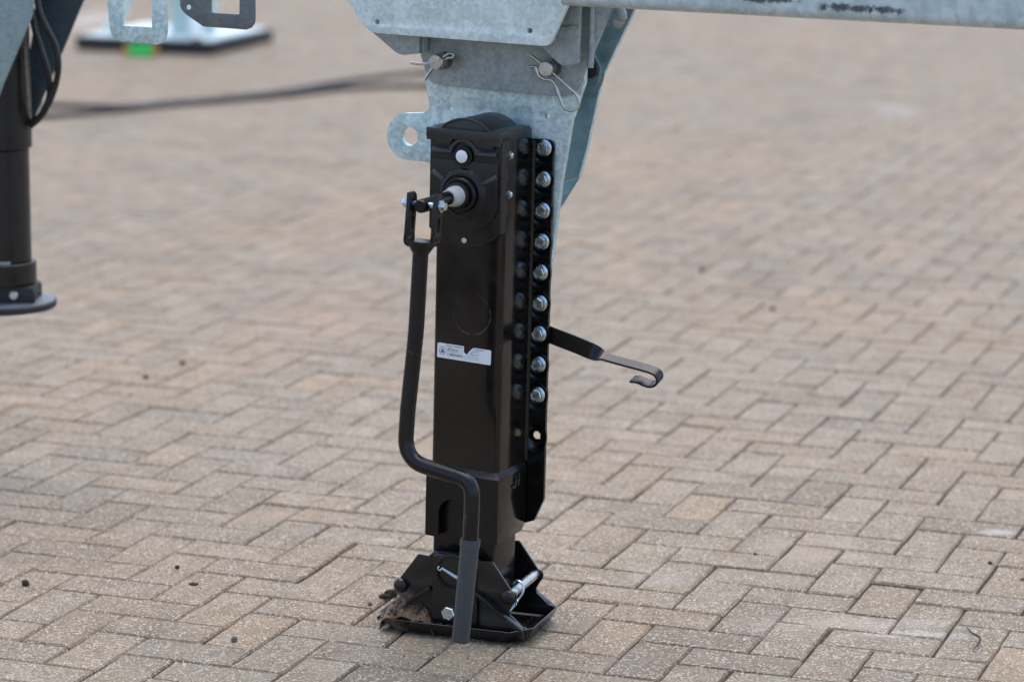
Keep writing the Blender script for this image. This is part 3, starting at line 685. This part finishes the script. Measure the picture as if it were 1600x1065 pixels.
# ------------------------------------------------------------------ soil and crumbs at the foot
def fw_(p): return Tm @ Vector(p)
sb = bmesh.new(); N = 44; G_ = []
for j in range(N+1):
    row = []
    for i in range(N+1):
        x = -.134+.108*i/N; y = -.0960+.09*j/N
        ex = max(0, 1-((x+.084)/.050)**2)*max(0, 1-((y+.064)/.037)**2)
        z = .0052+.085*ex**.5*(.62+.45*noise.noise(Vector((x*34, y*34, 2))))+.010*ex*noise.noise(Vector((x*110, y*110, 5)))+.005*ex*noise.noise(Vector((x*260, y*260, 5)))
        if ex <= 0.001: z = .003
        row.append(sb.verts.new(fw_((x, y, z))))
    G_.append(row)
for j in range(N):
    for i in range(N):
        q = (G_[j][i], G_[j][i+1], G_[j+1][i+1], G_[j+1][i])
        if max(v.co.z for v in q) > .0115: sb.faces.new(q)
bmesh.ops.delete(sb, geom=[v for v in sb.verts if not v.link_faces], context='VERTS')
soil = finish('soil', sb, 'soil', smooth=70); soil['kind'] = 'stuff'
soil['label'] = 'dried brown soil heaped in the left end of the foot tray'; soil['category'] = 'soil'
cb = bmesh.new(); kb = bmesh.new()
rc = random.Random(11)
def crumb(c, r, k):
    mx = Matrix.Translation(c) @ Matrix.Rotation(rc.random()*6, 4, 'Z') @ Matrix.Diagonal((r, r*rc.uniform(.6, 1), r*rc.uniform(.5, .9), 1))
    bmesh.ops.create_icosphere(cb, subdivisions=1, radius=1, matrix=mx)
for i in range(240):
    x, y = -.084+rc.gauss(0, .022), -.066+rc.gauss(0, .016)
    ex_ = max(0, 1-((x+.084)/.050)**2)*max(0, 1-((y+.064)/.037)**2)
    if ex_ < .05: continue
    r_ = rc.uniform(.0016, .0052)
    bmesh.ops.create_icosphere(kb, subdivisions=1, radius=1, matrix=Matrix.Translation(fw_((x, y, .0062+.052*ex_**.5))) @ Matrix.Rotation(rc.random()*6, 4, 'Z') @ Matrix.Rotation(rc.random()*3, 4, 'X') @ Matrix.Diagonal((r_, r_*rc.uniform(.6, 1), r_*rc.uniform(.5, .9), 1)))
lumps = finish('soil', kb, 'crumb', smooth=30); lumps['kind'] = 'stuff'; lumps['label'] = 'brown soil crumbs on top of the heap in the foot tray'; lumps['category'] = 'soil'
for i in range(60): crumb(fw_((rc.uniform(-.05, .02), rc.uniform(-.095, -.088), .018+rc.random()*.006)), rc.uniform(.0015, .003), i)
for i in range(26): crumb(fw_((-.150+rc.gauss(0, .012), .0+rc.gauss(0, .03), .002)), rc.uniform(.0015, .004), i)
for i in range(40): crumb(fw_((.09+rc.gauss(0, .02), rc.uniform(-.05, .05), .0085)), rc.uniform(.001, .002), i)
for i in range(420):
    p = gnd(rc.uniform(0, 1600), rc.uniform(620, 1060)); crumb(p+Vector((0, 0, .001)), rc.choice((.0008, .001, .0012, .0016)), i)
crumbs = finish('grit', cb, 'dirt_clod', smooth=60); crumbs['kind'] = 'stuff'; crumbs['label'] = 'fine dark grit scattered over the bricks and the foot tray'; crumbs['category'] = 'grit'
# clods and stones one can pick out
def clod(px, py, r, mat, label, cat, seed, name=None):
    g = gnd(px, py); r = tuple(v*.82 for v in r); o = lump(name or ('stone' if mat == 'stone' else 'earth_clod'), mat, None, (0, 0, r[2]*.75), r, 3, .4, 2., seed)
    o.location = g; tag(o, label, cat)
clod(40, 914, (.0085, .007, .0075), 'dirt_clod', 'dark brown earth clod on the bricks at far left', 'clod', 1)
clod(366, 1001, (.007, .006, .0062), 'stone', 'round grey pebble on the bricks left of the foot', 'pebble', 2)
clod(303, 913, (.011, .008, .003), 'dirt_clod', 'flat dark scrap lying on a brick between clod and foot', 'clod', 3)
clod(277, 888, (.005, .004, .005), 'dirt_clod', 'tiny dark crumb above the flat dark scrap', 'clod', 4)
clod(578, 945, (.005, .005, .005), 'stone', 'small grey stone just left of the foot tray', 'pebble', 5)
clod(612, 930, (.016, .010, .009), 'dirt_clod', 'curled brown earth lump against the left end of the foot tray', 'clod', 6)
clod(601, 934, (.013, .006, .006), 'dirt_clod', 'brown earth crumb touching the foot tray behind its left tip', 'clod', 7)
clod(1547, 882, (.005, .004, .005), 'dirt_clod', 'small black crumb on a brick at right edge', 'clod', 8)
clod(1180, 868, (.0045, .004, .0045), 'dirt_clod', 'small black crumb on a brick right of the foot', 'clod', 9)
clod(1207, 484, (.008, .008, .007), 'dirt_clod', 'dark crumb on blurred bricks above the hook', 'clod', 10)
clod(1097, 424, (.009, .009, .007), 'dirt_clod', 'dark crumb on blurred bricks right of the bolts', 'clod', 12)
clod(285, 570, (.009, .008, .007), 'dirt_clod', 'dark clod on the bricks left of the crank', 'clod', 13)
clod(228, 591, (.008, .007, .006), 'dirt_clod', 'dark clod in front of another on the left bricks', 'clod', 14)
clod(1598, 905, (.006, .005, .003), 'soil', 'rust brown leaf scrap at right picture edge', 'scrap', 15, 'leaf_scrap')
tw = [gnd(1511, 980, .002), gnd(1519, 988, .006), gnd(1530, 995, .008), gnd(1530, 1003, .005), gnd(1521, 1014, .002)]
tag(finish('wire_scrap', TUBE(spline(tw, 6), [.0010+.0012*math.sin(math.pi*i/24) for i in range(25)], 8), 'rubber'), 'bent black wire scrap lying on the bricks at lower right', 'scrap')

# ------------------------------------------------------------------ raised stabiliser at the left edge
SY = 6.0
sc = at(6, 478, SY); stab = thing('stabiliser_leg', 'raised black stabiliser cylinder with round foot pad at left edge', 'stabiliser', sc)
K = 1/F_PX*SY*1.02                       # metres per photo pixel there
def cyl(name, z0, z1, r, mat='cyl', extra=()):
    return finish(name, LATHE((0, 0, z0), (0, 0, 1), [(0, r-.002), (.002, r), (z1-z0-.002, r), (z1-z0, r-.002)], 48), mat, stab)
pad = finish('foot_pad', LATHE((0, 0, 0), (0, 0, 1), [(0, 80*K), (.002, 82*K), (.013, 82*K), (.0145, 80*K), (.0145, 0)], 56), 'rubber', stab)
finish('pad_plate', LATHE((0, 0, .0146), (0, 0, 1), [(0, 79*K), (.001, 79*K), (.001, 0)], 56), 'galv_grey', stab)
bk = finish('pad_bracket', PRISM([(-.05, .016), (.073, .016), (.073, .040), (.068, .047), (.06, .050), (-.05, .050)], -.048, -.041), 'rubber', stab, .002)
finish('pad_bracket', PRISM([(-.05, .016), (.073, .016), (.073, .040), (.068, .047), (.06, .050), (-.05, .050)], .041, .048), 'rubber', stab, .002)
finish('pivot_block', BOX(-.05, .071, -.0405, .0405, .022, .049), 'rubber', stab, .003)
finish('pivot_bolt', LATHE((.030, -.048, .033), (0, -1, 0), [(0, .009), (.005, .009), (.006, .008), (.006, 0)], 18), 'zinc', bk)
cyl('collar', .052, .098, 52*K); cyl('cylinder', .098, .335, 45*K); cyl('outer_tube', .336, .80, 50*K)
finish('collar_tab', BOX(.000, .026, -.064, -.040, .0985, .104), 'galv_dark', stab, .002)
finish('side_rail', BOX(-.040, -.008, -.066, -.054, .10, .21), 'cyl', stab, .003)
finish('rail_clip', BOX(-.016, .000, -.069, -.060, .10, .112), 'zinc', stab, .003); finish('rail_clip', BOX(-.016, .000, -.069, -.060, .19, .200), 'zinc', stab, .003)
arm = thing('outrigger_arm', 'weathered zinc outrigger plate with dark blue brace at top left', 'outrigger', at(40, 0, SY))
o0 = at(40, 0, SY)
def ap(pts): return [((at(x, y, SY)-o0).x, (at(x, y, SY)-o0).z) for x, y in pts]
finish('arm_plate', PRISM(ap([(-160, -260), (90, -260), (64, 0), (62, 18), (44, 62), (20, 118), (-2, 176), (-60, 300), (-160, 300)]), -.095, -.085), 'sage', arm, .0015)
finish('arm_brace', PRISM(ap([(60, -160), (190, -160), (124, 0), (97, 66), (52, 172), (40, 200), (20, 180), (40, 60)]), .085, .095), 'navy', arm, .0015)
finish('brace_rib', TUBE([Vector((ap([(44, 70)])[0][0], -.045, ap([(44, 70)])[0][1])), Vector((ap([(51, 172)])[0][0], -.045, ap([(51, 172)])[0][1]))], .004, 10), 'steel_dark', arm)
def hose(pts, label, dy):
    P = [at(x, y, SY)+Vector((0, d, 0)) for x, y, d in pts]
    tag(finish('hydraulic_hose', TUBE(spline(P, 8), .0066, 12), 'hose'), label, 'hose', 'hydraulic hoses')
hose([(60, -40, -.05), (68, 10, -.06), (80, 40, -.06), (92, 68, -.05), (97, 95, -.05), (93, 125, -.045), (82, 155, -.04), (67, 180, -.03), (50, 195, -.02)], 'outer of the two black hoses looping beside the stabiliser cylinder', 0)
hose([(45, -40, -.03), (56, 35, -.03), (66, 70, -.03), (77, 105, -.03), (81, 130, -.028), (78, 155, -.02), (66, 178, -.01), (50, 191, -.003)], 'inner of the two black hoses looping beside the stabiliser cylinder', 0)

# ------------------------------------------------------------------ two hanging brackets at the top
def hang(name, outer, hole, Y, mat, label, yaw, hol2=None, th=.010):
    c = at(sum(p[0] for p in outer)/len(outer), 0, Y)
    f = lambda pts: [((at(x, y, Y)-c).x/math.cos(yaw), (at(x, y, Y)-c).z) for x, y in pts]
    hs = [f(h)[::-1] if False else f(h) for h in ([hole]+([hol2] if hol2 else []))]
    o = finish(name, PRISM(f(outer), -th/2, th/2, hs), mat, None, .0013)
    o.location = c; o.rotation_euler = (0, 0, -yaw); tag(o, label, 'bracket')
hang('hanging_bracket', [(166, -120), (168, 0), (171, 40), (174, 54), (180, 62), (190, 65), (248, 69), (256, 66), (261, 58), (263, 45), (262, -120)], [(191, -90), (193, 40), (240, 42), (238, -90)], 5.10, 'galv', 'pale blotchy galvanised loop bracket hanging at top left', R(14), None, .012)
hang('hanging_bracket', [(282, -120), (281, 10), (284, 17), (290, 23), (318, 42), (386, 46), (394, 43), (399, 36), (400, 26), (398, -120)], [(330, -90), (331, 18), (332, 20), (375, 22), (376, -90)], 5.25, 'galv_grey', 'dark grey loop bracket with cut corner and small hole at top', R(8), circ(294.5, 12, 4, 14), .008)

# ------------------------------------------------------------------ blurred post base and cables behind
c0, c1, c2 = gnd(118, 78), gnd(330, 88), gnd(427, 66)
ex = (c1-c0); ey = (c2-c1); base = thing('post_base', 'blurred galvanised post on flat black rubber base behind the brackets', 'stand', (c0+c2)/2)
cc = (c0+c2)/2
def para(a0, a1, b0, b1):
    f = lambda a, b: (c0+ex*a+ey*b-cc)
    return [(f(a, b).x, f(a, b).y) for a, b in ((a0, b0), (a1, b0), (a1, b1), (a0, b1))]
finish('rubber_base', PRISM(para(0, 1, 0, 1), .002, .065, axis='z'), 'rubber', base, .006)
finish('steel_plate', PRISM(para(.03, .97, .03, .97), .0655, .074, axis='z'), 'galv_light', base, .003)
px = c0+ex*.66+ey*.45-cc
finish('post', PRISM(rrect(px.x-.11, px.x+.11, px.y-.08, px.y+.08, .012), 0.0745, 1.7, axis='z'), 'galv', base)
finish('post_strut', TUBE([px+Vector((-.42, -.05, .07)), px+Vector((-.05, 0, .75))], .03, 12), 'galv_light', base)
finish('post_strut', TUBE([px+Vector((.05, -.35, .07)), px+Vector((.01, -.07, .5))], .035, 12), 'galv_light', base)
gr = gnd(220, 88)
gblk = thing('green_block', 'bright green block with orange ends lying before the black base', 'block', gr)
finish('body', PRISM(rrect(-.058, .058, .0, .052, .012), -.03, .03), 'green', gblk, .004)
for s in (-1, 1): finish('end_cap', PRISM(rrect(min(s*.059, s*.082), max(s*.059, s*.082), .004, .05, .008), -.027, .027), 'orange', gblk, .003)
def cab(pts, label, r):
    P = spline([gnd(x, y, r) for x, y in pts], 8)
    tag(finish('power_cable', TUBE(P, r, 10), 'cable'), label, 'cable', 'cables on the bricks')
cab([(20, 168), (90, 164), (200, 166), (330, 155), (450, 142), (560, 124), (660, 114), (760, 112)], 'farther of two blurred dark cables lying across the bricks', .0115)
cab([(10, 185), (75, 181), (180, 173), (260, 164), (370, 155), (450, 148), (540, 138), (650, 134), (760, 138)], 'nearer of two blurred dark cables lying across the bricks', .0115)
